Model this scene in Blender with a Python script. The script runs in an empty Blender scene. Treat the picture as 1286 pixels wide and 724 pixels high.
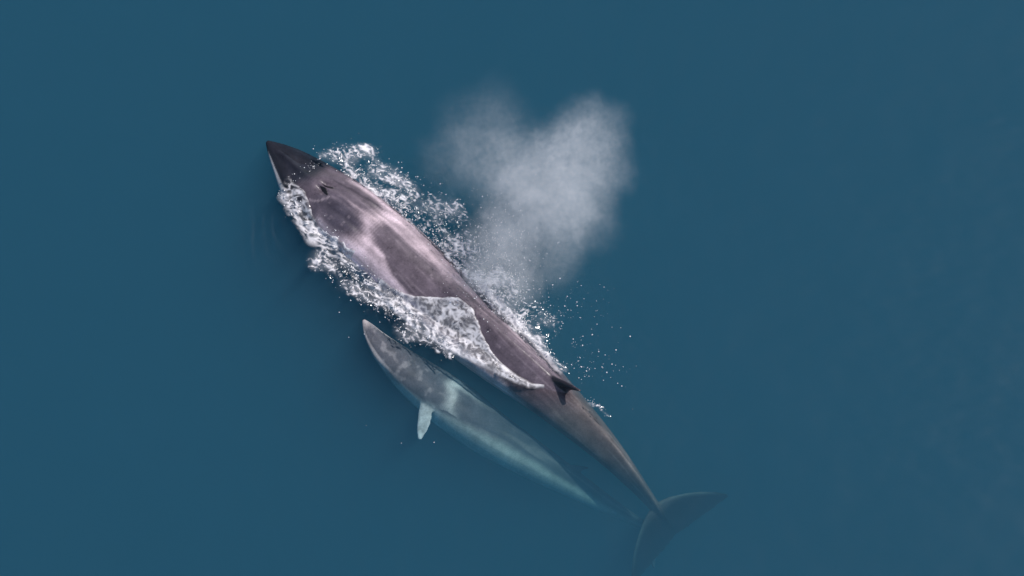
import bpy, bmesh, math, random
import numpy as np
from mathutils import Vector, Matrix

random.seed(7)
RNG = np.random.default_rng(7)
scene = bpy.context.scene
col = scene.collection

# ------------------------------------------------------------------ camera
DIST, TILT, FOCAL, SENSOR = 60.0, math.radians(20), 75.8, 36.0
PW, PH = 1286.0, 724.0
cam_d = bpy.data.cameras.new('camera')
cam_d.lens, cam_d.sensor_width, cam_d.clip_end, cam_d.clip_start = FOCAL, SENSOR, 20000, 0.5
cam = bpy.data.objects.new('camera', cam_d)
col.objects.link(cam)
CAM = Vector((0, -DIST * math.sin(TILT), DIST * math.cos(TILT)))
cam.location = CAM
cam.rotation_euler = (TILT, 0, 0)
scene.camera = cam

# ------------------------------------------------------------------ sky and sun
SUN_EL, SUN_AZ = math.radians(56), math.radians(66)      # azimuth from +Y towards +X
world = bpy.data.worlds.new('World')
scene.world = world
world.use_nodes = True
wn = world.node_tree
wn.nodes.clear()
sky = wn.nodes.new('ShaderNodeTexSky')
sky.sky_type = 'NISHITA'
sky.sun_disc = False
sky.sun_elevation, sky.sun_rotation = SUN_EL, SUN_AZ
bg = wn.nodes.new('ShaderNodeBackground')
bg.inputs['Strength'].default_value = 0.10
wo = wn.nodes.new('ShaderNodeOutputWorld')
wn.links.new(sky.outputs['Color'], bg.inputs['Color'])
wn.links.new(bg.outputs['Background'], wo.inputs['Surface'])
sun_d = bpy.data.lights.new('sun', 'SUN')
sun_d.energy, sun_d.angle, sun_d.color = 3.45, math.radians(0.5), (1.0, 0.95, 0.92)
sun = bpy.data.objects.new('sun', sun_d)
SUNV = Vector((math.sin(SUN_AZ) * math.cos(SUN_EL), math.cos(SUN_AZ) * math.cos(SUN_EL), math.sin(SUN_EL)))
sun.rotation_euler = SUNV.to_track_quat('Z', 'Y').to_euler()
sun.location = SUNV * 80
col.objects.link(sun)

scene.view_settings.view_transform = 'Standard'
scene.view_settings.look = 'None'
scene.view_settings.exposure = 0.0
scene.view_settings.gamma = 1.0
scene.view_settings.use_curve_mapping = False
scene.render.engine = 'CYCLES'
cy = scene.cycles
cy.use_denoising = True
cy.max_bounces, cy.volume_bounces, cy.transparent_max_bounces = 8, 3, 24
cy.caustics_reflective = cy.caustics_refractive = False
cy.sample_clamp_indirect = 4.0
cy.volume_step_rate = 1.0
cy.volume_max_steps = 256


# ------------------------------------------------------------------ helpers
def at(u, v, z=0.0):
    """world point where the ray through photo pixel (u, v) meets height z"""
    dx = (u - PW / 2) / PW * SENSOR / FOCAL
    dy = -(v - PH / 2) / PW * SENSOR / FOCAL
    d = Matrix.Rotation(TILT, 3, 'X') @ Vector((dx, dy, -1))
    t = (z - CAM.z) / d.z
    return CAM + d * t


def interp(keys, xs):
    """smooth monotone-ish (cubic Hermite, finite difference) interpolation"""
    keys = sorted(keys)
    kx = np.array([k[0] for k in keys], float)
    ky = np.array([k[1] for k in keys], float)
    d = np.diff(ky) / np.diff(kx)
    m = np.zeros_like(ky)
    m[0], m[-1] = d[0], d[-1]
    for i in range(1, len(kx) - 1):
        m[i] = 0 if d[i - 1] * d[i] <= 0 and False else (d[i - 1] * (kx[i + 1] - kx[i]) + d[i] * (kx[i] - kx[i - 1])) / (kx[i + 1] - kx[i - 1])
    xs = np.clip(np.asarray(xs, float), kx[0], kx[-1])
    i = np.clip(np.searchsorted(kx, xs) - 1, 0, len(kx) - 2)
    h = kx[i + 1] - kx[i]
    t = (xs - kx[i]) / h
    return ((2 * t**3 - 3 * t**2 + 1) * ky[i] + (t**3 - 2 * t**2 + t) * h * m[i]
            + (-2 * t**3 + 3 * t**2) * ky[i + 1] + (t**3 - t**2) * h * m[i + 1])


def sstep(a, b, x):
    t = np.clip((x - a) / (b - a), 0, 1)
    return t * t * (3 - 2 * t)


def vnoise(x, y, seed=0):
    """2D gradient noise, about -0.7..0.7"""
    xi, yi = np.floor(x).astype(np.int64), np.floor(y).astype(np.int64)
    fx, fy = x - xi, y - yi
    def g(ix, iy, dx, dy):
        h = (ix * 374761393 + iy * 668265263 + seed * 1442695041) & 0xFFFFFFFF
        h = ((h ^ (h >> 13)) * 1274126177) & 0xFFFFFFFF
        a = ((h ^ (h >> 16)) & 0xFFFF) / 65536.0 * 2 * np.pi
        return np.cos(a) * dx + np.sin(a) * dy
    sx, sy = fx**3 * (fx * (fx * 6 - 15) + 10), fy**3 * (fy * (fy * 6 - 15) + 10)
    a = g(xi, yi, fx, fy); b = g(xi + 1, yi, fx - 1, fy)
    c = g(xi, yi + 1, fx, fy - 1); d = g(xi + 1, yi + 1, fx - 1, fy - 1)
    return (a + (b - a) * sx) * (1 - sy) + (c + (d - c) * sx) * sy


def fbm(x, y, octs=4, seed=0):
    r, a, f = 0, 1.0, 1.0
    for k in range(octs):
        r = r + a * vnoise(x * f + 17.3 * k, y * f - 9.1 * k, seed + k)
        a *= 0.5; f *= 2.03
    return r


def new_mat(name):
    m = bpy.data.materials.new(name)
    m.use_nodes = True
    m.node_tree.nodes.clear()
    n = m.node_tree.nodes
    out = n.new('ShaderNodeOutputMaterial')
    return m, n, m.node_tree.links, out


def node(n, kind, **kw):
    x = n.new(kind)
    for k, v in kw.items():
        if k in x.inputs:
            x.inputs[k].default_value = v
        else:
            setattr(x, k, v)
    return x


def math_node(n, l, op, a, b=None, clamp=False):
    x = n.new('ShaderNodeMath'); x.operation = op; x.use_clamp = clamp
    for i, s in enumerate((a, b)):
        if s is None: continue
        if isinstance(s, (int, float)): x.inputs[i].default_value = s
        else: l.new(s, x.inputs[i])
    return x.outputs[0]


def mesh_obj(name, verts, faces, mat, smooth=True, parent=None):
    me = bpy.data.meshes.new(name)
    me.from_pydata([tuple(v) for v in verts], [], faces)
    me.update()
    if smooth:
        me.polygons.foreach_set('use_smooth', [True] * len(me.polygons))
    if mat: me.materials.append(mat)
    o = bpy.data.objects.new(name, me)
    col.objects.link(o)
    if parent: o.parent = parent
    return o


def tag(o, label=None, cat=None, group=None, kind=None):
    for k, v in (('label', label), ('category', cat), ('group', group), ('kind', kind)):
        if v: o[k] = v
    return o


# ------------------------------------------------------------------ where the white water lies (photo pixels -> sea surface)
# stroke: list of pixels, radius in metres, strength, lift of the surface in metres
STROKES = [
    # broken water thrown out on the far flank
    ([(412, 196), (430, 198), (458, 193)], 0.28, 0.95, 0.09),
    ([(432, 210), (455, 222), (476, 236)], 0.20, 0.75, 0.05),
    ([(466, 210), (500, 222), (522, 236)], 0.24, 0.80, 0.04),
    ([(488, 248), (508, 262), (530, 272)], 0.32, 0.95, 0.07),
    ([(515, 240), (548, 258), (575, 272)], 0.38, 0.70, 0.04),
    ([(535, 275), (550, 295), (572, 312)], 0.38, 0.92, 0.07),
    ([(575, 296), (590, 318), (598, 335)], 0.34, 0.75, 0.05),
    ([(598, 345), (616, 366), (628, 383)], 0.34, 1.05, 0.12),
    ([(622, 352), (645, 372), (660, 395)], 0.44, 0.76, 0.09),
    ([(640, 395), (660, 415), (680, 438)], 0.24, 0.90, 0.07),
    ([(660, 372), (675, 388), (684, 404)], 0.36, 0.50, 0.04),
    ([(682, 436), (696, 455), (706, 470)], 0.11, 0.75, 0.03),
    ([(738, 503), (750, 511), (764, 526)], 0.06, 0.6, 0.01),
    ([(446, 218), (475, 240), (500, 264)], 0.12, 1.1, 0.03),  # these three strokes: bright wet edge of the body, painted as foam
    ([(500, 266), (530, 291), (560, 319)], 0.10, 0.95, 0.03),
    ([(560, 319), (588, 346), (623, 386)], 0.12, 1.1, 0.03),
    # near flank
    ([(396, 208), (386, 216), (378, 228)], 0.07, 0.95, 0.06),
    ([(368, 234), (366, 250), (374, 264)], 0.24, 0.92, 0.09),
    ([(376, 250), (388, 272), (394, 288)], 0.24, 0.80, 0.07),
    ([(398, 286), (412, 296), (424, 302)], 0.12, 0.9, 0.05),
    ([(418, 297), (430, 306), (442, 316)], 0.24, 1.12, 0.12),
    ([(404, 326), (418, 340), (432, 352)], 0.34, 0.76, 0.04),
    ([(430, 328), (450, 346), (470, 362)], 0.32, 0.70, 0.06),
    ([(446, 360), (470, 378), (495, 388)], 0.36, 0.72, 0.04),
    ([(478, 374), (500, 392), (525, 412)], 0.36, 0.80, 0.05),
    ([(500, 415), (535, 428), (565, 440)], 0.22, 0.55, 0.04),
    ([(452, 330), (478, 352), (508, 378)], 0.09, 0.72, 0.04),
]
# lacy wash running over the near flank of the large whale
WASH = [(474, 349), (500, 366), (522, 374), (548, 377), (576, 378), (595, 392), (605, 420), (620, 445), (645, 468), (666, 479.5), (684, 482.5),
        (684, 484.5), (662, 484), (640, 476), (606, 459), (572, 443), (545, 428), (518, 411), (496, 392), (476, 368)]
FAR_WASH = [(578, 322), (600, 343), (624, 372), (650, 398), (678, 430), (704, 466), (698, 463), (668, 428), (640, 402), (618, 380), (596, 352)]
HEAD_WASH = [(360, 226), (372, 230), (384, 244), (391, 264), (400, 286), (422, 300), (446, 316), (436, 330), (410, 318), (386, 300), (366, 274), (352, 246)]


def wash_field(X, Y, poly=None):
    """signed distance in metres, positive inside the wash"""
    P = [at(u, v, 0.15) for u, v in (poly or WASH)]
    d = np.full_like(X, 1e9); inside = np.zeros(X.shape, bool)
    for a, b in zip(P, P[1:] + P[:1]):
        L2 = (b.x - a.x)**2 + (b.y - a.y)**2
        t = np.clip(((X - a.x) * (b.x - a.x) + (Y - a.y) * (b.y - a.y)) / L2, 0, 1)
        d = np.minimum(d, np.hypot(X - a.x - t * (b.x - a.x), Y - a.y - t * (b.y - a.y)))
        cr = ((a.y > Y) != (b.y > Y)) & (X < (b.x - a.x) * (Y - a.y) / (b.y - a.y + 1e-12) + a.x)
        inside ^= cr
    return np.where(inside, d, -d)


def stroke_field(X, Y):
    foam = np.zeros_like(X); lift = np.zeros_like(X)
    for pts, r, s, h in STROKES:
        P = [at(u, v) for u, v in pts]
        d = np.full_like(X, 1e9)
        for a, b in zip(P[:-1], P[1:]):
            ax, ay, bx, by = a.x, a.y, b.x, b.y
            L2 = (bx - ax)**2 + (by - ay)**2
            t = np.clip(((X - ax) * (bx - ax) + (Y - ay) * (by - ay)) / L2, 0, 1)
            d = np.minimum(d, np.hypot(X - ax - t * (bx - ax), Y - ay - t * (by - ay)))
        w = np.exp(-(d / r)**2)
        foam = np.maximum(foam, s * w)
        lift = np.maximum(lift, h * np.exp(-(d / (r * 1.1))**2))
    return foam, lift


def sea_height(X, Y):
    """height of the sea and its foam amount at world positions"""
    wx = 0.25 * fbm(X * 1.1, Y * 1.1, 3, 40); wy = 0.25 * fbm(X * 1.1 + 31, Y * 1.1, 3, 41)
    foam, lift = stroke_field(X + wx, Y + wy)
    near = np.exp(-((X + 2.5)**2 + (Y - 1)**2) / 400)
    swell = 0.035 * fbm(X * 0.22, Y * 0.30, 2, 1) + 0.014 * fbm(X * 1.1, Y * 1.5, 2, 5) + 0.006 * fbm(X * 2.6 + 0.4 * Y, Y * 3.4, 2, 7) * 1.5
    # choppy water: ridged noise stretched along one diagonal
    A = 0.5 * X + 0.87 * Y; B = 0.87 * X - 0.5 * Y
    r1 = 1 - 2.2 * np.abs(fbm(A * 2.6, B * 1.7, 2, 11))
    r2 = 1 - 2.2 * np.abs(fbm(A * 5.6, B * 4.2, 2, 15))
    chop = np.clip(foam, 0, 1)**0.8
    H = swell + chop * (0.085 * (r1 - 0.4) + 0.045 * (r2 - 0.4)) + lift * (0.75 + 0.5 * fbm(X * 2.2, Y * 2.2, 2, 21))
    wd_ = wash_field(X + 0.25 * wx, Y + 0.25 * wy)
    H = H + sstep(-0.06, 0.14, wd_) * (0.05 + 0.03 * r2)
    # rings spreading from the head on both sides
    for (u, v, r0, k, amp, lo, hi) in ((415, 275, 1.55, 0.36, 0.022, 2.8, 4.1), (505, 290, 1.6, 0.34, 0.060, 0.1, 1.7)):
        c = at(u, v)
        rr = np.hypot(X - c.x, (Y - c.y)); an = np.mod(np.arctan2(Y - c.y, X - c.x), 2 * np.pi)
        win = sstep(lo, lo + 0.5, an) * (1 - sstep(hi - 0.5, hi, an)) * sstep(r0 - 0.5, r0, rr) * (1 - sstep(r0 + 0.5, r0 + 1.5, rr))
        H = H + amp * win * (0.5 + 1.2 * fbm(X * 1.4, Y * 1.4, 2, 35)) * np.sin((rr - r0) * 2 * np.pi / k + 4.5 * fbm(X * 0.8, Y * 0.8, 2, 33))
    return H, foam


def foam_cover(X, Y, foam):
    """how much of the surface is white: lace and broken streaks inside the foam regions"""
    wx = 0.10 * fbm(X * 2.5, Y * 2.5, 2, 90); wy = 0.10 * fbm(X * 2.5 + 7, Y * 2.5, 2, 91)
    A = 0.5 * (X + wx) + 0.87 * (Y + wy); B = 0.87 * (X + wx) - 0.5 * (Y + wy)
    lace = 1 - 2.6 * np.abs(fbm(A * 6.6, B * 3.0, 2, 50))
    fleck = fbm(A * 13.0, B * 5.5, 2, 55)  # fine white streaks: foam, and sun glints on the chop painted as white
    big = fbm(A * 1.3, B * 1.0, 2, 58)
    v = 0.58 * lace + 0.42 * fleck + 0.40 * big
    f = np.clip(foam, 0, 1.3)
    c = sstep(0.70 - 0.58 * f, 1.10 - 0.58 * f, v)
    c = np.clip(c * sstep(0.10, 0.35, f), 0, 1) * 0.92
    milk = sstep(-0.5, 0.7, big + 0.5 * fbm(A * 3.1, B * 2.2, 2, 59))
    c = np.maximum(c, 0.30 * sstep(0.15, 0.8, f) * milk)
    vein = 1 - 3.0 * np.abs(fbm(A * 8.5 + 3, B * 5.0, 2, 95))
    mott = sstep(-0.3, 1.1, 0.8 * vein + 1.3 * fbm(A * 3.0, B * 2.2, 3, 97))
    wm = wash_field(X + 0.35 * wx, Y + 0.35 * wy)
    rim = np.exp(-((wm - 0.03) / 0.03)**2) * 0.25
    c = np.maximum(c, sstep(-0.06, 0.06, wm) * (0.16 + 0.72 * mott**1.2 + rim))
    wh = wash_field(X + 0.8 * wx, Y + 0.8 * wy, HEAD_WASH)
    c = np.maximum(c, sstep(-0.10, 0.12, wh) * (0.02 + 0.88 * sstep(0.05, 0.8, v + 0.12)))
    wf = wash_field(X + 0.5 * wx, Y + 0.5 * wy, FAR_WASH)
    c = np.maximum(c, sstep(-0.08, 0.08, wf) * (0.45 + 0.45 * mott))
    return np.clip(c, 0, 0.95)


# ------------------------------------------------------------------ sea
def axis_coords(lo, hi, fine, far):
    c = list(np.arange(lo, hi + fine / 2, fine))
    up, step = [hi], fine
    while up[-1] < far:
        step = min(step * 1.06, 0.16) if up[-1] < hi + 22 else step * 1.35
        up.append(up[-1] + step)
    dn, step = [lo], fine
    while dn[-1] > -far:
        step = min(step * 1.06, 0.16) if dn[-1] > lo - 22 else step * 1.35
        dn.append(dn[-1] - step)
    return np.array(dn[:0:-1] + c + up[1:])


a0, b0 = at(325, 545), at(800, 165)
gx = axis_coords(a0.x, b0.x, 0.024, 4000)
gy = axis_coords(a0.y, b0.y, 0.024, 4000)
X, Y = np.meshgrid(gx, gy)
H, FOAM = sea_height(X, Y)
far_flat = 1 - sstep(60, 200, np.hypot(X, Y))
H *= far_flat
ny, nx = X.shape
V = np.stack([X.ravel(), Y.ravel(), H.ravel()], 1)
idx = np.arange(nx * ny).reshape(ny, nx)
Q = np.stack([idx[:-1, :-1], idx[:-1, 1:], idx[1:, 1:], idx[1:, :-1]], -1).reshape(-1, 4)
loop = list(idx[0, :]) + list(idx[1:, -1]) + list(idx[-1, -2::-1]) + list(idx[-2:0:-1, 0])
nb = len(loop)
Vb = V[loop].copy(); Vb[:, 2] = -70
base = len(V)
V = np.concatenate([V, Vb])
side = [(loop[i], base + i, base + (i + 1) % nb, loop[(i + 1) % nb]) for i in range(nb)]
sme = bpy.data.meshes.new('sea')
nq = len(Q) + len(side)
allq = np.concatenate([Q, np.array(side)])
sme.vertices.add(len(V)); sme.vertices.foreach_set('co', V.ravel().astype(np.float32))
nloops = nq * 4 + nb
sme.loops.add(nloops)
sme.loops.foreach_set('vertex_index', np.concatenate([allq.ravel(), base + np.arange(nb)[::-1]]).astype(np.int32))
sme.polygons.add(nq + 1)
sme.polygons.foreach_set('loop_start', np.concatenate([np.arange(nq) * 4, [nq * 4]]).astype(np.int32))
smooth = np.ones(nq + 1, bool); smooth[len(Q):] = False
sme.polygons.foreach_set('use_smooth', smooth)
sme.update(calc_edges=True)
sme.validate()
fa = sme.attributes.new('foam', 'FLOAT', 'POINT')
fv = np.zeros(len(V), np.float32); fv[:base] = foam_cover(X, Y, FOAM).ravel()
fa.data.foreach_set('value', fv)

m, n, l, out = new_mat('sea_water')
fres = node(n, 'ShaderNodeFresnel', IOR=1.33)
tr = node(n, 'ShaderNodeBsdfTransparent')
gl = node(n, 'ShaderNodeBsdfGlossy', Roughness=0.12)
wmix = node(n, 'ShaderNodeMixShader')
l.new(fres.outputs[0], wmix.inputs[0]); l.new(tr.outputs[0], wmix.inputs[1]); l.new(gl.outputs[0], wmix.inputs[2])
att = node(n, 'ShaderNodeAttribute', attribute_name='foam')
fd = node(n, 'ShaderNodeBsdfDiffuse', Color=(0.88, 0.85, 0.87, 1))
smix = node(n, 'ShaderNodeMixShader')
l.new(att.outputs['Fac'], smix.inputs[0])
l.new(wmix.outputs[0], smix.inputs[1]); l.new(fd.outputs[0], smix.inputs[2])
l.new(smix.outputs[0], out.inputs['Surface'])
SIG_S = (0.052, 0.148, 0.224)
SIG_A = (0.46, 0.225, 0.175)
def coeff(c):
    d = max(c) * 1.0
    return d, tuple(x / d for x in c)
ds, cs = coeff(SIG_S)
vs = node(n, 'ShaderNodeVolumeScatter', Density=ds, Anisotropy=0.0)
vs.inputs['Color'].default_value = (*cs, 1)
da, ca = coeff(SIG_A)
va = node(n, 'ShaderNodeVolumeAbsorption', Density=da)
va.inputs['Color'].default_value = tuple(1 - x for x in ca) + (1,)
vadd = node(n, 'ShaderNodeAddShader')
l.new(vs.outputs[0], vadd.inputs[0]); l.new(va.outputs[0], vadd.inputs[1])
l.new(vadd.outputs[0], out.inputs['Volume'])
sme.materials.append(m)
sea = bpy.data.objects.new('sea', sme)
col.objects.link(sea)
tag(sea, 'calm blue-green sea with broken white water along the whales', 'sea', kind='structure')


# ------------------------------------------------------------------ whales
def skin_material(name, tint, rough=0.32):
    m, n, l, out = new_mat(name)
    att = node(n, 'ShaderNodeAttribute', attribute_name='pigment')
    tc = node(n, 'ShaderNodeTexCoord')
    mott = node(n, 'ShaderNodeTexNoise', Scale=2.4, Detail=6.0, Roughness=0.65)
    fine = node(n, 'ShaderNodeTexNoise', Scale=22.0, Detail=3.0)
    l.new(tc.outputs['Object'], mott.inputs['Vector']); l.new(tc.outputs['Object'], fine.inputs['Vector'])
    ramp = node(n, 'ShaderNodeMapRange', **{'From Min': 0.3, 'From Max': 0.7, 'To Min': 0.70, 'To Max': 1.30})
    l.new(mott.outputs['Fac'], ramp.inputs['Value'])
    ramp2 = node(n, 'ShaderNodeMapRange', **{'From Min': 0.3, 'From Max': 0.7, 'To Min': 0.86, 'To Max': 1.14})
    l.new(fine.outputs['Fac'], ramp2.inputs['Value'])
    mul = node(n, 'ShaderNodeVectorMath', operation='SCALE')
    l.new(att.outputs['Color'], mul.inputs[0])
    l.new(math_node(n, l, 'MULTIPLY', ramp.outputs[0], ramp2.outputs[0]), mul.inputs['Scale'])
    p = node(n, 'ShaderNodeBsdfPrincipled')
    l.new(mul.outputs[0], p.inputs['Base Color'])
    rr = node(n, 'ShaderNodeMapRange', **{'From Min': 0.3, 'From Max': 0.7, 'To Min': rough - 0.06, 'To Max': rough + 0.10})
    l.new(mott.outputs['Fac'], rr.inputs['Value']); l.new(rr.outputs[0], p.inputs['Roughness'])
    # the skin mirrors far less where it lies under water (index 1.45 against 1.33)
    geo = node(n, 'ShaderNodeNewGeometry'); sep = node(n, 'ShaderNodeSeparateXYZ')
    l.new(geo.outputs['Position'], sep.inputs[0])
    sp = node(n, 'ShaderNodeMapRange', **{'From Min': -0.05, 'From Max': 0.02, 'To Min': 0.04, 'To Max': 0.5})
    l.new(sep.outputs['Z'], sp.inputs['Value']); l.new(sp.outputs[0], p.inputs['Specular IOR Level'])
    b = node(n, 'ShaderNodeBump', Strength=0.25, Distance=0.03)
    l.new(mott.outputs['Fac'], b.inputs['Height']); l.new(b.outputs['Normal'], p.inputs['Normal'])
    l.new(p.outputs[0], out.inputs['Surface'])
    return m


class Loft:
    def __init__(self): self.v = []; self.f = []

    def rings(self, rings):
        """closed surface through rings of equal point count"""
        b = len(self.v); k = len(rings[0])
        for r in rings: self.v += [tuple(p) for p in r]
        for i in range(len(rings) - 1):
            for j in range(k):
                a, c = b + i * k + j, b + i * k + (j + 1) % k
                self.f.append((a, a + k, c + k, c))
        self.f.append(tuple(b + j for j in range(k)))
        e = b + (len(rings) - 1) * k
        self.f.append(tuple(e + j for j in reversed(range(k))))

    def wing(self, root, span, chord, normal, length, chords, sweep, thick, curl=0.0, steps=16):
        """a fin: root centre, span / chord / normal directions, chord lengths and backward sweep along the span"""
        span, chord, normal = span.normalized(), chord.normalized(), normal.normalized()
        rings = []
        for i in range(steps + 1):
            t = i / steps
            c = float(interp(chords, [t])[0]); sw = float(interp(sweep, [t])[0]); th = float(interp(thick, [t])[0])
            o = root + span * (length * t) + chord * sw + normal * (curl * t * t)
            ring = []
            for k in range(14):
                a = 2 * math.pi * k / 14
                x = math.cos(a); y = math.sin(a)
                ring.append(o + chord * (c * 0.5 * x) + normal * (th * 0.5 * y * (1.0 - 0.35 * x)))
            rings.append(ring)
        self.rings(rings)


def build_whale(name, P, mat, voxel):
    """P: path [(s,u,v,ztop)], w, ht, hb, roll, relief(s, yl, top), fins(L, frame), pigment(s, y, upness, ang)"""
    ns, nk = 420, 120
    S = np.linspace(0, 1, ns)
    W, HT, HB, ZT, RO = (interp(P[k], S) for k in ('w', 'ht', 'hb', 'ztop', 'roll'))
    U = interp([(p[0], p[1]) for p in P['path']], S); Vv = interp([(p[0], p[2]) for p in P['path']], S)
    C = np.array([list(at(u, v, zt - h)) for u, v, zt, h in zip(U, Vv, ZT, HT)])
    T = np.gradient(C, axis=0); T /= np.linalg.norm(T, axis=1)[:, None]
    Z = np.array([0, 0, 1.0])
    SH = np.cross(Z, T); SH /= np.linalg.norm(SH, axis=1)[:, None]      # towards the whale's right side when T runs tailwards
    UP = np.cross(T, SH)
    cr, sr = np.cos(RO)[:, None], np.sin(RO)[:, None]
    R = SH * cr - UP * sr      # rolled side
    N = UP * cr + SH * sr      # rolled up (dorsal) leans towards the right side
    LEN = float(np.sum(np.linalg.norm(np.diff(C, axis=0), axis=1)))
    lf = Loft()
    ang = np.linspace(0, 2 * np.pi, nk, endpoint=False)
    keel = interp(P['keel'], S)
    rings = []
    for i in range(ns):
        ca, sa = np.cos(ang), np.sin(ang)
        y = W[i] * np.sign(ca) * np.abs(ca)**0.92
        y = y * (1 + 0.13 * np.exp(-((sa + 0.1) / 0.35)**2) * (1 - sstep(0.10, 0.16, S[i])))
        z = np.where(sa > 0, HT[i] * np.abs(sa)**0.95, -HB[i] * np.abs(sa)**0.9)
        pk = 0.75 * float(sstep(0.33, 0.55, S[i]))
        q_ = np.clip(np.abs(y) / W[i], 0, 1)
        z = np.where(sa > 0, z * (1 - pk) + pk * HT[i] * (1 - q_**1.45), z)
        z = z + keel[i] * np.exp(-(y / (0.26 * W[i] + 0.06))**2) * (sa > 0)
        z = z + P['relief'](S[i], y, sa)
        rings.append(C[i] + y[:, None] * R[i] + z[:, None] * N[i])
    lf.rings(rings)
    fr = lambda s: [Vector(np.array([np.interp(s, S, A[:, k]) for k in range(3)])) for A in (C, T, R, N)]
    tp = lambda s: float(np.interp(s, S, HT)); wd = lambda s: float(np.interp(s, S, W))
    P['fins'](lf, fr, tp, wd)
    me = bpy.data.meshes.new(name); me.from_pydata(lf.v, [], lf.f); me.update()
    tmp = bpy.data.objects.new('tmp', me); col.objects.link(tmp)
    bmx = bmesh.new(); bmx.from_mesh(me); bmesh.ops.recalc_face_normals(bmx, faces=bmx.faces); bmx.to_mesh(me); bmx.free()
    r = tmp.modifiers.new('r', 'REMESH'); r.mode = 'VOXEL'; r.voxel_size = voxel
    sm = tmp.modifiers.new('s', 'SMOOTH'); sm.factor = 0.5; sm.iterations = 5
    dg = bpy.context.evaluated_depsgraph_get(); dg.update()
    fin = bpy.data.meshes.new_from_object(tmp.evaluated_get(dg))
    bpy.data.objects.remove(tmp)
    fin.name = name
    fin.polygons.foreach_set('use_smooth', [True] * len(fin.polygons))
    co = np.empty(len(fin.vertices) * 3, np.float32); fin.vertices.foreach_get('co', co); co = co.reshape(-1, 3)
    # nearest station (in plan) of each vertex
    best = np.full(len(co), 1e9); bi = np.zeros(len(co), int)
    for i in range(0, ns, 2):
        d = np.abs((co - C[i]) @ T[i]) + 0.02 * np.linalg.norm(co - C[i], axis=1)
        k = d < best; best[k] = d[k]; bi[k] = i
    rel = co - C[bi]
    yh = np.einsum('ij,ij->i', rel, SH[bi])
    yb = np.einsum('ij,ij->i', rel, R[bi]); zb = np.einsum('ij,ij->i', rel, N[bi])
    pig = P['pigment'](S[bi], yh, yb / np.maximum(W[bi], 0.05), zb / np.maximum(HT[bi], 0.05), co).astype(np.float32)
    ca = fin.color_attributes.new('pigment', 'FLOAT_COLOR', 'POINT')
    ca.data.foreach_set('color', np.concatenate([np.clip(pig, 0, 1), np.ones((len(co), 1), np.float32)], 1).ravel())
    fin.materials.clear(); fin.materials.append(mat)
    root = bpy.data.objects.new(name, None); col.objects.link(root)
    mid = fr(0.4)[0]; root.location = (mid.x, mid.y, mid.z)
    bo = bpy.data.objects.new('body', fin); col.objects.link(bo)
    bo.parent = root; bo.matrix_parent_inverse = Matrix.Translation(-mid)
    print(name, 'length', round(LEN, 2), 'verts', len(co))
    return root, fr, tp, wd


def lerp3(c, d, t):
    return c * (1 - t)[:, None] + np.array(d)[None, :] * t[:, None]


def gauss(x, c, w): return np.exp(-((x - c) / w)**2)


# adult -------------------------------------------------------------
def adult_relief(s, y, sa):
    top = (sa > 0) * np.clip(sa * 2, 0, 1)
    z = np.zeros_like(y)
    # median ridge of the rostrum and raised lip edges
    z += 0.06 * np.exp(-(y / 0.09)**2) * sstep(0.01, 0.04, s) * (1 - sstep(0.115, 0.13, s))
    # splash guard in front of the blowholes, tapering sideways
    z += 0.09 * np.exp(-((s - 0.134 - 0.02 * np.abs(y)) / 0.016)**2) * np.exp(-(y / 0.34)**2)
    # blowhole trough and paired slits
    z -= 0.09 * gauss(s, 0.158, 0.016) * np.exp(-((np.abs(y) - 0.09 - (s - 0.15) * 4) / 0.07)**2)
    z += 0.05 * gauss(s, 0.16, 0.02) * np.exp(-(y / 0.05)**2)
    # long furrows running back from the blowholes
    win = sstep(0.17, 0.2, s) * (1 - sstep(0.24, 0.30, s))
    z -= 0.05 * win * (np.exp(-((y - 0.38) / 0.07)**2) + np.exp(-((y + 0.42) / 0.09)**2))
    z += 0.04 * win * np.exp(-(y / 0.12)**2)
    # slight dip of the nape behind the head, muscle bulge after it
    z -= 0.06 * gauss(s, 0.265, 0.02) * np.exp(-((np.abs(y) - 0.45) / 0.3)**2)
    return z * top


FLUKE_CHORD = [(0, 1.15), (0.15, 1.18), (0.4, 1.02), (0.7, 0.68), (0.9, 0.34), (1, 0.10)]
FLUKE_SWEEP = [(0, 0.05), (0.15, 0.10), (0.4, 0.24), (0.7, 0.46), (0.9, 0.66), (1, 0.78)]
FRAME = {}


def adult_fins(lf, fr, tp, wd):
    FRAME['adult'] = fr
    c, t, r, nrm = fr(0.668)
    lf.wing(c + nrm * (tp(0.668) - 0.10), nrm + t * 0.15, t, r, 0.72,
            [(0, 0.95), (0.3, 0.62), (0.6, 0.40), (0.85, 0.24), (1, 0.10)], [(0, 0), (0.3, 0.08), (0.6, 0.20), (0.85, 0.37), (1, 0.50)],
            [(0, 0.20), (0.5, 0.12), (1, 0.075)])
    c, t, r, nrm = fr(0.985)
    up = nrm
    for sg in (1, -1):
        lf.wing(c - t * 0.15, r * sg, t, up, 1.82,
                FLUKE_CHORD, FLUKE_SWEEP,
                [(0, 0.22), (0.3, 0.14), (1, 0.08)], curl=0.05)
    c, t, r, nrm = fr(0.27)
    for sg in (1, -1):
        lf.wing(c + r * (sg * wd(0.27) * 0.75) - nrm * 0.55, r * sg * 0.25 + t * 0.95 - nrm * 0.45, t, nrm, 1.5,
                [(0, 0.46), (0.4, 0.44), (0.8, 0.26), (1, 0.10)], [(0, 0), (0.5, 0.02), (1, 0.2)], [(0, 0.17), (1, 0.08)])


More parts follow.
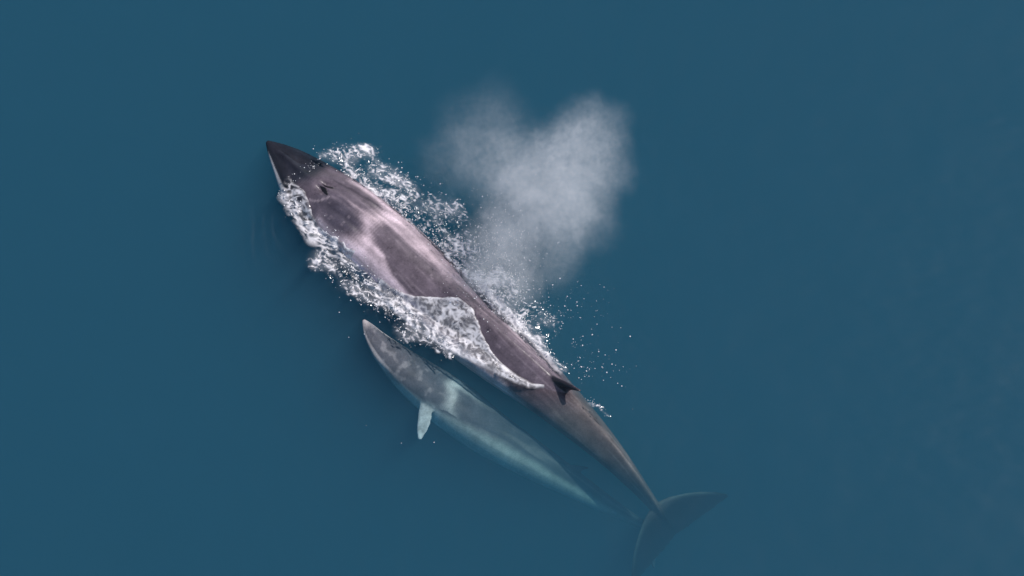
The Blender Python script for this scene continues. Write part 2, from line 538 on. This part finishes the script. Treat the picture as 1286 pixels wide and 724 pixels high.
def adult_pigment(s, y, yb, zb, co):
    dark = np.array([0.126, 0.099, 0.119])
    c = np.repeat(dark[None, :], len(s), 0)
    nz = fbm(co[:, 0] * 1.2, co[:, 1] * 1.2, 3, 60)
    yy = y + 0.08 * nz; ss = s + 0.006 * nz
    # rostrum, nearly black-brown
    ro = 1 - sstep(0.110, 0.146, ss + 0.01 * nz + 0.02 * np.abs(yy))
    c = lerp3(c, (0.022, 0.022, 0.031), ro)
    # pale lower lip
    lip = (1 - sstep(0.10, 0.14, s)) * sstep(0.90, 0.97, np.abs(yb)) * sstep(0.55, 0.35, zb) * sstep(0.01, 0.03, s)
    c = lerp3(c, (0.60, 0.57, 0.60), np.clip(lip, 0, 1) * (yb < 0))
    pale = np.array([0.86, 0.68, 0.73])
    streak = fbm(s * 7, np.arctan2(yb, zb) * 5.0, 3, 62)  # lengthwise streaks, painted for the soft sheen of wet skin
    # dark saddle: rounded front edge behind the nape, bounded by pale flanks, the right one painted lighter as if sunlit
    sf = interp([(-1.4, 0.46), (-0.57, 0.345), (-0.27, 0.292), (0.14, 0.268), (0.5, 0.288), (1.2, 0.34)], np.clip(yy, -1.4, 1.2))
    lim = 0.10 * sstep(0.36, 0.5, ss)
    saddle = sstep(-0.010, 0.018, ss - sf) * sstep(-0.70, -0.54, yy + lim) * (1 - 0.62 * sstep(0.28, 0.46, yy + 0.12 * streak))
    lobe = np.exp(-(((ss - 0.212) / 0.054)**2 + ((yy + 0.34) / 0.47)**2)**2.6)
    nape = (1 - sstep(0.225, 0.262, ss - 0.03 * yy)) * sstep(-0.1, 0.05, yy) * (1 - 0.7 * sstep(0.62, 0.8, yy))
    headd = 1 - sstep(0.17, 0.20, ss)
    darkm = np.clip(np.maximum(np.maximum(saddle, lobe), np.maximum(nape, headd)), 0, 1)
    side_l = sstep(0.3, -0.9, yy)
    amt = (0.62 + 0.25 * side_l + 0.30 * streak) * (1 - 0.8 * sstep(0.44, 0.60, ss) * sstep(-0.52, -0.36, yy) * (1 - 0.6 * sstep(0.28, 0.46, yy))) * (1 - sstep(0.62, 0.69, ss))  # right of the ridge stays paler: its lit side put into the colour
    c = lerp3(c, pale, np.clip((1 - darkm) * amt, 0, 1) * sstep(0.15, 0.2, s))
    c = lerp3(c, (0.062, 0.054, 0.074), np.clip(lobe, 0, 1) * 0.85)
    c *= (1 + 0.30 * streak)[:, None]
    # thin dark furrow, pale lines round the blowholes
    fur = gauss(yy, 0.52 + 2.0 * (ss - 0.2), 0.035) * sstep(0.155, 0.17, ss) * (1 - sstep(0.245, 0.27, ss))
    c = lerp3(c, (0.05, 0.04, 0.05), fur * 0.8)
    pl = gauss(yy, 0.16 + 1.2 * (ss - 0.22), 0.035) * sstep(0.205, 0.22, ss) * (1 - sstep(0.255, 0.27, ss))
    c = lerp3(c, (0.42, 0.33, 0.36), pl * 0.6)
    arc = gauss(np.hypot((ss - 0.150) * 16, yy + 0.02), 0.44, 0.035) * (yy < -0.05) * (ss > 0.15) * (ss < 0.185)
    c = lerp3(c, (0.34, 0.28, 0.31), arc * 0.6)
    # tail stock: greyer, with paler streaks
    tail = sstep(0.66, 0.74, s)
    c = lerp3(c, (0.17, 0.14, 0.14), tail)
    st = sstep(0.15, 0.45, fbm(s * 9, yb * 5.0, 2, 71)) * tail * (1 - sstep(0.9, 0.97, s))
    c = lerp3(c, (0.34, 0.28, 0.27), st * 0.6)
    # dorsal fin dark
    fin = gauss(s, 0.675, 0.035) * sstep(1.02, 1.18, zb)
    c = lerp3(c, (0.022, 0.019, 0.026), np.clip(fin * 1.8, 0, 1))
    fk = sstep(0.935, 0.965, s)
    c = lerp3(c, (0.016, 0.016, 0.020), fk)
    # lit leading edges of the flukes, painted in as a pale line
    cc, tt, rr, nn = (np.array(q) for q in FRAME['adult'](0.985))
    aa = np.abs((co - cc) @ rr); xx = (co - cc) @ tt
    lead = -0.15 + interp(FLUKE_SWEEP, aa / 1.82) - 0.5 * interp(FLUKE_CHORD, aa / 1.82)
    c = lerp3(c, (0.20, 0.22, 0.22), fk * np.exp(-((xx - lead) / 0.09)**2) * (aa > 0.1) * (1 - sstep(1.2, 1.8, aa)))
    # small round scars and long scratches
    rg = np.random.default_rng(3)
    for _ in range(90):
        s0, y0, r0 = 0.16 + 0.55 * rg.random(), rg.uniform(-0.9, 0.8), rg.uniform(0.02, 0.045)
        dd = np.hypot((s - s0) * 16.5 / 1.5, y - y0)
        c = lerp3(c, (0.40, 0.33, 0.36), np.exp(-(dd / r0)**4) * (zb > 0) * rg.uniform(0.08, 0.32))
    for _ in range(40):
        s0, y0, k0, l0 = 0.2 + 0.5 * rg.random(), rg.uniform(-0.8, 0.7), rg.uniform(-2.0, 2.0), rg.uniform(0.02, 0.06)
        c = lerp3(c, (0.36, 0.29, 0.32), np.exp(-((y - y0 - k0 * (s - s0)) / 0.022)**2) * gauss(s, s0, l0) * (zb > 0) * rg.uniform(0.15, 0.4))
    # belly
    bel = sstep(-0.35, -0.8, zb) * (s < 0.9)
    c = lerp3(c, (0.55, 0.50, 0.50), bel)
    return c


ADULT = dict(
    path=[(0, 335, 178), (0.06, 361, 203), (0.12, 388, 231), (0.18, 418, 256), (0.26, 461, 293), (0.36, 519, 346), (0.46, 573, 393),
          (0.56, 627, 439), (0.66, 684, 487), (0.74, 727, 528), (0.82, 768, 570), (0.90, 804, 613), (0.96, 829, 645), (1, 843, 663)],
    ztop=[(0, -0.05), (0.06, -0.01), (0.10, 0.07), (0.13, 0.23), (0.16, 0.37), (0.2, 0.47), (0.3, 0.50), (0.4, 0.44), (0.5, 0.36), (0.6, 0.26), (0.66, 0.13),
          (0.70, -0.09), (0.74, -0.22), (0.82, -0.42), (0.9, -0.98), (1, -2.0)],
    w=[(0, 0.05), (0.015, 0.17), (0.05, 0.40), (0.1, 0.68), (0.14, 0.85), (0.2, 0.98), (0.3, 1.08), (0.4, 1.06), (0.5, 0.97), (0.6, 0.83),
       (0.7, 0.64), (0.78, 0.47), (0.86, 0.30), (0.93, 0.17), (1, 0.10)],
    ht=[(0, 0.06), (0.05, 0.16), (0.10, 0.31), (0.13, 0.46), (0.16, 0.62), (0.2, 0.76), (0.35, 0.95), (0.5, 0.92), (0.6, 0.82), (0.7, 0.66), (0.8, 0.50), (0.9, 0.34), (1, 0.10)],
    hb=[(0, 0.06), (0.05, 0.32), (0.1, 0.55), (0.2, 0.95), (0.35, 1.2), (0.5, 1.1), (0.65, 0.8), (0.8, 0.5), (0.9, 0.33), (1, 0.10)],
    roll=[(0, 0.03), (0.15, 0.10), (0.3, 0.22), (0.45, 0.20), (0.7, 0.22), (0.85, 0.16), (0.95, 0.0), (1, -0.12)],
    keel=[(0, 0), (0.25, 0.0), (0.35, 0.04), (0.5, 0.06), (0.7, 0.07), (0.9, 0.05), (1, 0.0)],
    relief=adult_relief, fins=adult_fins, pigment=adult_pigment)
skin = skin_material('whale_skin', None)
adult, fr, tp, wd = build_whale('whale', ADULT, skin, 0.03)
# the wash is a film of water running over the whale: lay the sea surface just above the skin there
from mathutils.bvhtree import BVHTree
body_me = [o for o in adult.children if o.name.startswith('body')][0].data
bvh = BVHTree.FromPolygons([v.co[:] for v in body_me.vertices], [p.vertices[:] for p in body_me.polygons])
wxx = 0.10 * fbm(X * 2.5, Y * 2.5, 2, 90); wyy = 0.10 * fbm(X * 2.5 + 7, Y * 2.5, 2, 91)
for poly, k in ((WASH, 0.35), (FAR_WASH, 0.5), (HEAD_WASH, 0.8)):
    sd = wash_field(X + k * wxx, Y + k * wyy, poly)
    for a, b in np.argwhere(sd > -0.10):
        hit = bvh.ray_cast(Vector((X[a, b], Y[a, b], 5)), Vector((0, 0, -1)))
        if hit[0] is None: continue
        w = float(sstep(-0.07, 0.05, sd[a, b]))
        film = hit[0].z + (-0.05 + 0.085 * w) + 0.022 * float(fbm(X[a:a+1, b] * 5, Y[a:a+1, b] * 5, 2, 23)[0])
        V[a * nx + b, 2] = max(V[a * nx + b, 2], film) if film > -0.4 else V[a * nx + b, 2]
sme.vertices.foreach_set('co', V.ravel().astype(np.float32)); sme.update()
tag(adult, 'large dark mauve-grey whale surfacing with dorsal fin and wet back above water', 'whale', 'whales swimming together')

m, n, l, out = new_mat('blowhole_dark')
p = node(n, 'ShaderNodeBsdfPrincipled', Roughness=0.3); p.inputs['Base Color'].default_value = (0.012, 0.010, 0.012, 1)
nz = node(n, 'ShaderNodeTexNoise', Scale=12.0); bb = node(n, 'ShaderNodeBump', Strength=0.3, Distance=0.02)
l.new(nz.outputs['Fac'], bb.inputs['Height']); l.new(bb.outputs['Normal'], p.inputs['Normal']); l.new(p.outputs[0], out.inputs['Surface'])
blow_mat = m


def on_back(s, y, eps=0.0):
    """point on the adult's modelled back"""
    c, t, r, nrm = fr(s)
    w, h = wd(s), tp(s)
    ca = (abs(y) / w)**(1 / 0.92); sa = math.sqrt(max(0, 1 - ca * ca))
    z = h * sa**0.95 + float(adult_relief(s, np.array([y]), np.array([sa]))[0])
    return c + r * y + nrm * (z + eps)


for sg in (1, -1):
    # a slit, wider at the back, lying in its trough
    k = 14; rows = []
    for i in range(k + 1):
        t = i / k
        s = 0.150 + 0.023 * t
        yc = sg * (0.055 + 0.085 * t)
        hw = 0.014 + 0.070 * math.sin(math.pi * min(1, t * 1.02))**0.8 * (0.6 + 0.6 * t)
        rows.append([on_back(s, yc + hw * q, 0.018 * (1 - q * q) - 0.012) for q in (-1, -0.5, 0, 0.5, 1)])
    vv = [p for r in rows for p in r]; ff = []
    for i in range(k):
        for j in range(4):
            a = i * 5 + j; ff.append((a, a + 1, a + 6, a + 5))
    nv = len(vv); dn = fr(0.155)[3] * -0.06
    vv += [p + dn for p in vv]; ff += [tuple(x + nv for x in reversed(f)) for f in ff]
    rim = [i * 5 for i in range(k + 1)] + [k * 5 + j for j in range(1, 5)] + [i * 5 + 4 for i in range(k - 1, -1, -1)] + [3, 2, 1]
    ff += [(rim[i], rim[(i + 1) % len(rim)], rim[(i + 1) % len(rim)] + nv, rim[i] + nv) for i in range(len(rim))]
    o = mesh_obj('blowhole', vv, ff, blow_mat)
    o.parent = adult; o.matrix_parent_inverse = Matrix.Translation(-adult.location)


# calf --------------------------------------------------------------
def calf_relief(s, y, sa):
    top = (sa > 0) * np.clip(sa * 2, 0, 1)
    z = 0.035 * np.exp(-(y / 0.06)**2) * sstep(0.01, 0.04, s) * (1 - sstep(0.13, 0.16, s))
    z += 0.06 * np.exp(-((s - 0.165) / 0.015)**2) * np.exp(-(y / 0.16)**2)
    z -= 0.04 * gauss(s, 0.19, 0.015) * np.exp(-((np.abs(y) - 0.06) / 0.04)**2)
    z -= 0.03 * gauss(s, 0.27, 0.03) * np.exp(-(y / 0.4)**2)
    return z * top


def calf_fins(lf, fr, tp, wd):
    c, t, r, nrm = fr(0.70)
    lf.wing(c + nrm * (tp(0.70) - 0.06), nrm + t * 0.15, t, r, 0.34, [(0, 0.5), (0.5, 0.3), (1, 0.09)], [(0, 0), (0.5, 0.1), (1, 0.28)], [(0, 0.13), (1, 0.065)])
    c, t, r, nrm = fr(0.985)
    for sg in (1, -1):
        lf.wing(c - t * 0.1, r * sg, t, nrm, 1.1, [(0, 0.62), (0.4, 0.46), (0.8, 0.24), (1, 0.08)], [(0, 0), (0.4, 0.1), (0.8, 0.34), (1, 0.48)], [(0, 0.15), (1, 0.07)])
    # near flipper, pointing where the photograph shows it
    a, b = at(537, 503, -0.72), at(526, 552, -0.85)
    sp = (b - a); ch = Vector((0.93, -0.30, 0.0)); ch = ch - sp.normalized() * ch.dot(sp.normalized())
    lf.wing(a, sp, ch, Vector((0.25, 0.2, 1)), sp.length, [(0, 0.34), (0.35, 0.40), (0.75, 0.30), (1, 0.11)],
            [(0, -0.02), (0.5, 0.03), (1, 0.02)], [(0, 0.13), (1, 0.07)])
    c, t, r, nrm = fr(0.30)
    lf.wing(c + r * (wd(0.3) * 0.7) - nrm * 0.35, r * 0.8 + t * 0.8 - nrm * 0.5, t, nrm, 1.0,
            [(0, 0.34), (0.5, 0.34), (1, 0.1)], [(0, 0), (1, 0.1)], [(0, 0.13), (1, 0.07)])


def calf_pigment(s, y, yb, zb, co):
    c = np.repeat(np.array([[0.115, 0.115, 0.138]]), len(s), 0)
    nz = fbm(co[:, 0] * 1.6, co[:, 1] * 1.6, 3, 80)
    yy = y + 0.10 * nz; ss = s + 0.012 * nz
    pale = np.array([0.46, 0.42, 0.42])
    # pale snout and lips
    lip = (1 - sstep(0.14, 0.2, s)) * sstep(0.86, 0.97, np.abs(yb)) * sstep(0.7, 0.45, zb)
    tipm = 1 - sstep(0.01, 0.04, s)
    c = lerp3(c, (0.62, 0.55, 0.56), np.clip(np.maximum(lip * 0.9, tipm * 0.7), 0, 1))
    # mottled head
    mo = sstep(0.05, 0.45, fbm(co[:, 0] * 3.0, co[:, 1] * 3.0, 3, 83)) * (1 - sstep(0.28, 0.36, s))
    c = lerp3(c, (0.38, 0.36, 0.39), mo * 0.45)
    # chevron swirl behind the head
    ch = gauss(ss, 0.315 + 0.05 * np.abs(yy - 0.25), 0.018) * (yy > -0.45)
    ch2 = gauss(yy, 0.42, 0.10) * sstep(0.30, 0.34, ss) * (1 - sstep(0.36, 0.46, ss))
    c = lerp3(c, (0.60, 0.61, 0.62), np.clip(ch * 0.8 + ch2 * 0.45, 0, 1))
    st = sstep(0.0, 0.4, fbm(s * 6 + 9, yb * 3.5, 2, 85)) * sstep(0.36, 0.46, s)
    c = lerp3(c, pale, st * 0.30)
    # white belly showing along the near flank
    bel = sstep(0.30, -0.05, zb - 0.22 * sstep(0.25, 0.45, s) + 0.1 * nz) * (yb < 0) * sstep(0.12, 0.22, s)
    c = lerp3(c, (0.46, 0.48, 0.48), bel)
    flip = np.hypot(co[:, 0] - at(530, 530, -0.8).x, co[:, 1] - at(530, 530, -0.8).y)
    fy = co[:, 1] - at(530, 530, -0.8).y
    fc = np.array([0.62, 0.64, 0.66])[None, :] * (1 + 0.5 * fbm(co[:, 0] * 6, co[:, 1] * 4, 3, 88) - 0.35 * sstep(0.25, 0.5, fy))[:, None]  # mottled white, painted darker at the root as shading
    fm = (1 - sstep(0.45, 0.62, flip))[:, None]
    c = c * (1 - fm) + fc * fm
    return c


CALF = dict(
    path=[(0, 456, 402), (0.08, 474, 428), (0.18, 505, 459), (0.3, 548, 492), (0.42, 597, 527), (0.56, 654, 566), (0.7, 710, 602), (0.84, 764, 635), (1, 826, 668)],
    ztop=[(0, -0.08), (0.08, -0.14), (0.18, -0.28), (0.3, -0.58), (0.42, -0.95), (0.56, -1.35), (0.7, -1.75), (0.84, -2.3), (1, -3.0)],
    w=[(0, 0.04), (0.02, 0.12), (0.08, 0.28), (0.16, 0.48), (0.25, 0.64), (0.36, 0.77), (0.48, 0.74), (0.6, 0.60), (0.72, 0.40), (0.84, 0.24), (0.93, 0.12), (1, 0.07)],
    ht=[(0, 0.05), (0.08, 0.16), (0.16, 0.32), (0.25, 0.46), (0.36, 0.58), (0.5, 0.58), (0.65, 0.46), (0.8, 0.30), (0.92, 0.17), (1, 0.07)],
    hb=[(0, 0.05), (0.08, 0.26), (0.16, 0.46), (0.3, 0.66), (0.45, 0.72), (0.6, 0.56), (0.8, 0.30), (0.92, 0.17), (1, 0.07)],
    roll=[(0, 0.15), (0.2, 0.40), (0.45, 0.75), (0.8, 0.75), (1, 0.25)],
    keel=[(0, 0), (0.4, 0.0), (0.6, 0.03), (0.9, 0.03), (1, 0.0)],
    relief=calf_relief, fins=calf_fins, pigment=calf_pigment)
calf, fr2, tp2, wd2 = build_whale('whale_calf', CALF, skin_material('calf_skin', None, 0.4), 0.024)
tag(calf, 'smaller pale-mottled whale calf under the water with one white flipper out', 'whale', 'whales swimming together')


# ------------------------------------------------------------------ white water thrown up: clots and drops
def ico(sub):
    b = bmesh.new(); bmesh.ops.create_icosphere(b, subdivisions=sub, radius=1)
    v = np.array([x.co[:] for x in b.verts]); f = [[x.index for x in q.verts] for q in b.faces]; b.free()
    return v, np.array(f)


def scatter_mesh(name, pts, sizes, mat, stretch=None, lump=0.35, sub=1):
    bv, bf = ico(sub)
    k = len(bv); V = []; F = []
    for i, (p, s) in enumerate(zip(pts, sizes)):
        q = bv * (1 + lump * (RNG.random((k, 1)) - 0.5) * 2)
        a, b, c = stretch(i) if stretch else (1, 1, 1)
        q = q * np.array([a, b, c]) * s
        th = RNG.normal(0.45, 0.7) if stretch else RNG.random() * 6.28
        R = np.array([[math.cos(th), -math.sin(th), 0], [math.sin(th), math.cos(th), 0], [0, 0, 1]])
        V.append(q @ R.T + p); F.append(bf + i * k)
    return mesh_obj(name, np.concatenate(V), np.concatenate(F).tolist(), mat)


m, n, l, out = new_mat('foam_white')
tc = node(n, 'ShaderNodeTexCoord'); nz = node(n, 'ShaderNodeTexNoise', Scale=30.0, Detail=3.0)
l.new(tc.outputs['Object'], nz.inputs['Vector'])
bb = node(n, 'ShaderNodeBump', Strength=0.4, Distance=0.02); l.new(nz.outputs['Fac'], bb.inputs['Height'])
p = node(n, 'ShaderNodeBsdfPrincipled', Roughness=0.35); p.inputs['Base Color'].default_value = (0.80, 0.79, 0.80, 1)
l.new(bb.outputs['Normal'], p.inputs['Normal']); l.new(p.outputs[0], out.inputs['Surface'])
foam_mat = m


def sample_strokes(count, spread, weight):
    ws = np.array([weight(k, st) for k, st in enumerate(STROKES)]); ws = ws / ws.sum()
    pts = []
    for k in RNG.choice(len(STROKES), count, p=ws):
        P, r, s, h = STROKES[k]
        t = RNG.random() * (len(P) - 1); i = min(int(t), len(P) - 2); f = t - i
        q = at(P[i][0] * (1 - f) + P[i + 1][0] * f, P[i][1] * (1 - f) + P[i + 1][1] * f)
        pts.append((q.x + RNG.normal(0, r * spread), q.y + RNG.normal(0, r * spread)))
    return np.array(pts)


def seg_len(P): return sum((at(*a) - at(*b)).length for a, b in zip(P[:-1], P[1:]))


xy = sample_strokes(420, 0.55, lambda k, st: seg_len(st[0]) * st[1] * st[2])
h, f = sea_height(xy[:, 0], xy[:, 1])
keep = f > 0.22
xy, h = xy[keep], h[keep]
sz = 0.011 + 0.024 * RNG.random(len(xy))**2.5
o = scatter_mesh('foam_clots', np.column_stack([xy, h + 0.004]), sz, foam_mat, lambda i: (1.2 + 1.8 * RNG.random(), 0.7, 0.5), 0.45)
tag(o, 'scattered white foam clots in the churned water beside the large whale', 'foam', kind='stuff')

xy = sample_strokes(1500, 0.8, lambda k, st: seg_len(st[0]) * st[2] * (2.2 if 6 <= k <= 10 else 1))
h, f = sea_height(xy[:, 0], xy[:, 1])
z = h + 0.03 + 0.45 * RNG.random(len(xy))**2.5
spr = np.column_stack([xy, z])
extra = []; mist_drops = []
for _ in range(900):       # fine droplets in the lower part of the breath
    u, v = 622 + 26 * RNG.normal(), 325 + 34 * RNG.normal()
    q = at(u, v, 0.6 + 1.0 * RNG.random()); mist_drops.append((q.x, q.y, q.z))
spr = np.concatenate([spr, np.array(mist_drops)])
for _ in range(420):       # drops trailing behind on the far side, thinning outwards
    v = 350 + 165 * RNG.random()
    u = np.interp(v, [350, 400, 440, 500, 515], [672, 688, 704, 742, 752]) + RNG.exponential(34)
    if u > 800 or (u > 735 and RNG.random() < 0.3): continue
    q = at(u, v)
    if vnoise(np.array([q.x * 1.1]), np.array([q.y * 1.1]), 5)[0] < -0.12: continue
    extra.append((q.x, q.y, 0.010))
for u, v in ((545, 556), (504, 557), (873, 348), (438, 424), (460, 535), (655, 478), (640, 455), (622, 468)):
    q = at(u, v); extra.append((q.x, q.y, 0.012))
spr = np.concatenate([spr, np.array(extra)])
sz = 0.007 + 0.014 * RNG.random(len(spr))**3
sz[-len(extra):] = 0.005 + 0.018 * RNG.random(len(extra))**3.5
o = scatter_mesh('spray_drops', spr, sz, foam_mat, None, 0.2)
tag(o, 'small white spray drops scattered over the water behind the large whale', 'spray', kind='stuff')

# ------------------------------------------------------------------ exhaled mist
LOBES = [  # photo pixel, height, radius in metres, density
    (742, 172, 2.6, 1.40, 0.55), (708, 192, 2.6, 1.45, 0.70), (702, 235, 2.3, 1.80, 0.95), (668, 262, 2.0, 1.70, 0.95), (640, 215, 2.2, 1.60, 0.42),
    (606, 174, 2.4, 1.75, 0.17), (622, 138, 2.6, 1.25, 0.06), (576, 200, 2.2, 1.5, 0.10), (724, 276, 2.1, 1.40, 0.42), (634, 302, 1.5, 1.35, 1.0),
    (618, 338, 1.1, 1.15, 1.3), (650, 352, 1.0, 1.10, 0.9), (757, 215, 2.4, 1.2, 0.34), (688, 318, 1.5, 1.25, 0.35),
]
LW = [(at(u, v, z), r, d) for u, v, z, r, d in LOBES]
ctr = at(672, 238, 2.15)


def in_mist(p):
    return any((p - c).length < r for c, r, d in LW)


bmx = bmesh.new(); bmesh.ops.create_icosphere(bmx, subdivisions=5, radius=1)
for vtx in bmx.verts:
    d = vtx.co.normalized(); t = 4.5
    while t > 0.3 and not in_mist(ctr + d * t): t -= 0.04
    pos = ctr + d * (t + 0.05)
    if pos.z < 0.45:                       # stays above the water and the back
        t = min(t, (0.45 - ctr.z) / d.z); pos = ctr + d * t
    vtx.co = pos - ctr
me = bpy.data.meshes.new('breath_mist'); bmx.to_mesh(me); bmx.free()
m, n, l, out = new_mat('mist')
geo = node(n, 'ShaderNodeNewGeometry')
warp = node(n, 'ShaderNodeTexNoise', Scale=0.9, Detail=5.0, Roughness=0.66)
l.new(geo.outputs['Position'], warp.inputs['Vector'])
wv = node(n, 'ShaderNodeVectorMath', operation='MULTIPLY_ADD')
ws_ = node(n, 'ShaderNodeVectorMath', operation='SUBTRACT'); l.new(warp.outputs['Color'], ws_.inputs[0]); ws_.inputs[1].default_value = (0.5, 0.5, 0.5)
l.new(ws_.outputs[0], wv.inputs[0]); wv.inputs[1].default_value = (1.5, 1.5, 1.5); l.new(geo.outputs['Position'], wv.inputs[2])
total = None
for c, r, d in LW:
    sb = node(n, 'ShaderNodeVectorMath', operation='DISTANCE'); l.new(wv.outputs[0], sb.inputs[0]); sb.inputs[1].default_value = c
    mr = node(n, 'ShaderNodeMapRange', interpolation_type='SMOOTHSTEP', **{'From Min': 0.0, 'From Max': r * 1.0, 'To Min': d, 'To Max': 0.0})
    l.new(sb.outputs['Value'], mr.inputs['Value'])
    total = mr.outputs[0] if total is None else math_node(n, l, 'ADD', total, mr.outputs[0])
fine = node(n, 'ShaderNodeTexNoise', Scale=7.0, Detail=3.0, Roughness=0.7)
l.new(geo.outputs['Position'], fine.inputs['Vector'])
fm = node(n, 'ShaderNodeMapRange', **{'From Min': 0.35, 'From Max': 0.65, 'To Min': 0.35, 'To Max': 1.65})
l.new(fine.outputs['Fac'], fm.inputs['Value'])
total = math_node(n, l, 'DIVIDE', total, math_node(n, l, 'ADD', math_node(n, l, 'MULTIPLY', total, 0.45), 1.0))
tex = node(n, 'ShaderNodeTexNoise', Scale=1.9, Detail=8.0, Roughness=0.7)
l.new(wv.outputs[0], tex.inputs['Vector'])
mr = node(n, 'ShaderNodeMapRange', **{'From Min': 0.34, 'From Max': 0.68, 'To Min': 0.15, 'To Max': 1.75})
l.new(tex.outputs['Fac'], mr.inputs['Value'])
dens = math_node(n, l, 'MULTIPLY', math_node(n, l, 'MULTIPLY', total, mr.outputs[0]), math_node(n, l, 'MULTIPLY', fm.outputs[0], 0.80))
pv = node(n, 'ShaderNodeVolumePrincipled', Anisotropy=0.0)
pv.inputs['Color'].default_value = (0.99, 0.99, 1.0, 1)
l.new(dens, pv.inputs['Density']); l.new(pv.outputs[0], out.inputs['Volume'])
me.materials.append(m)
m.cycles.volume_step_rate = 0.4
mist = bpy.data.objects.new('breath_mist', me); mist.location = ctr
col.objects.link(mist)
tag(mist, 'heart-shaped cloud of white breath mist drifting above the sea', 'mist')
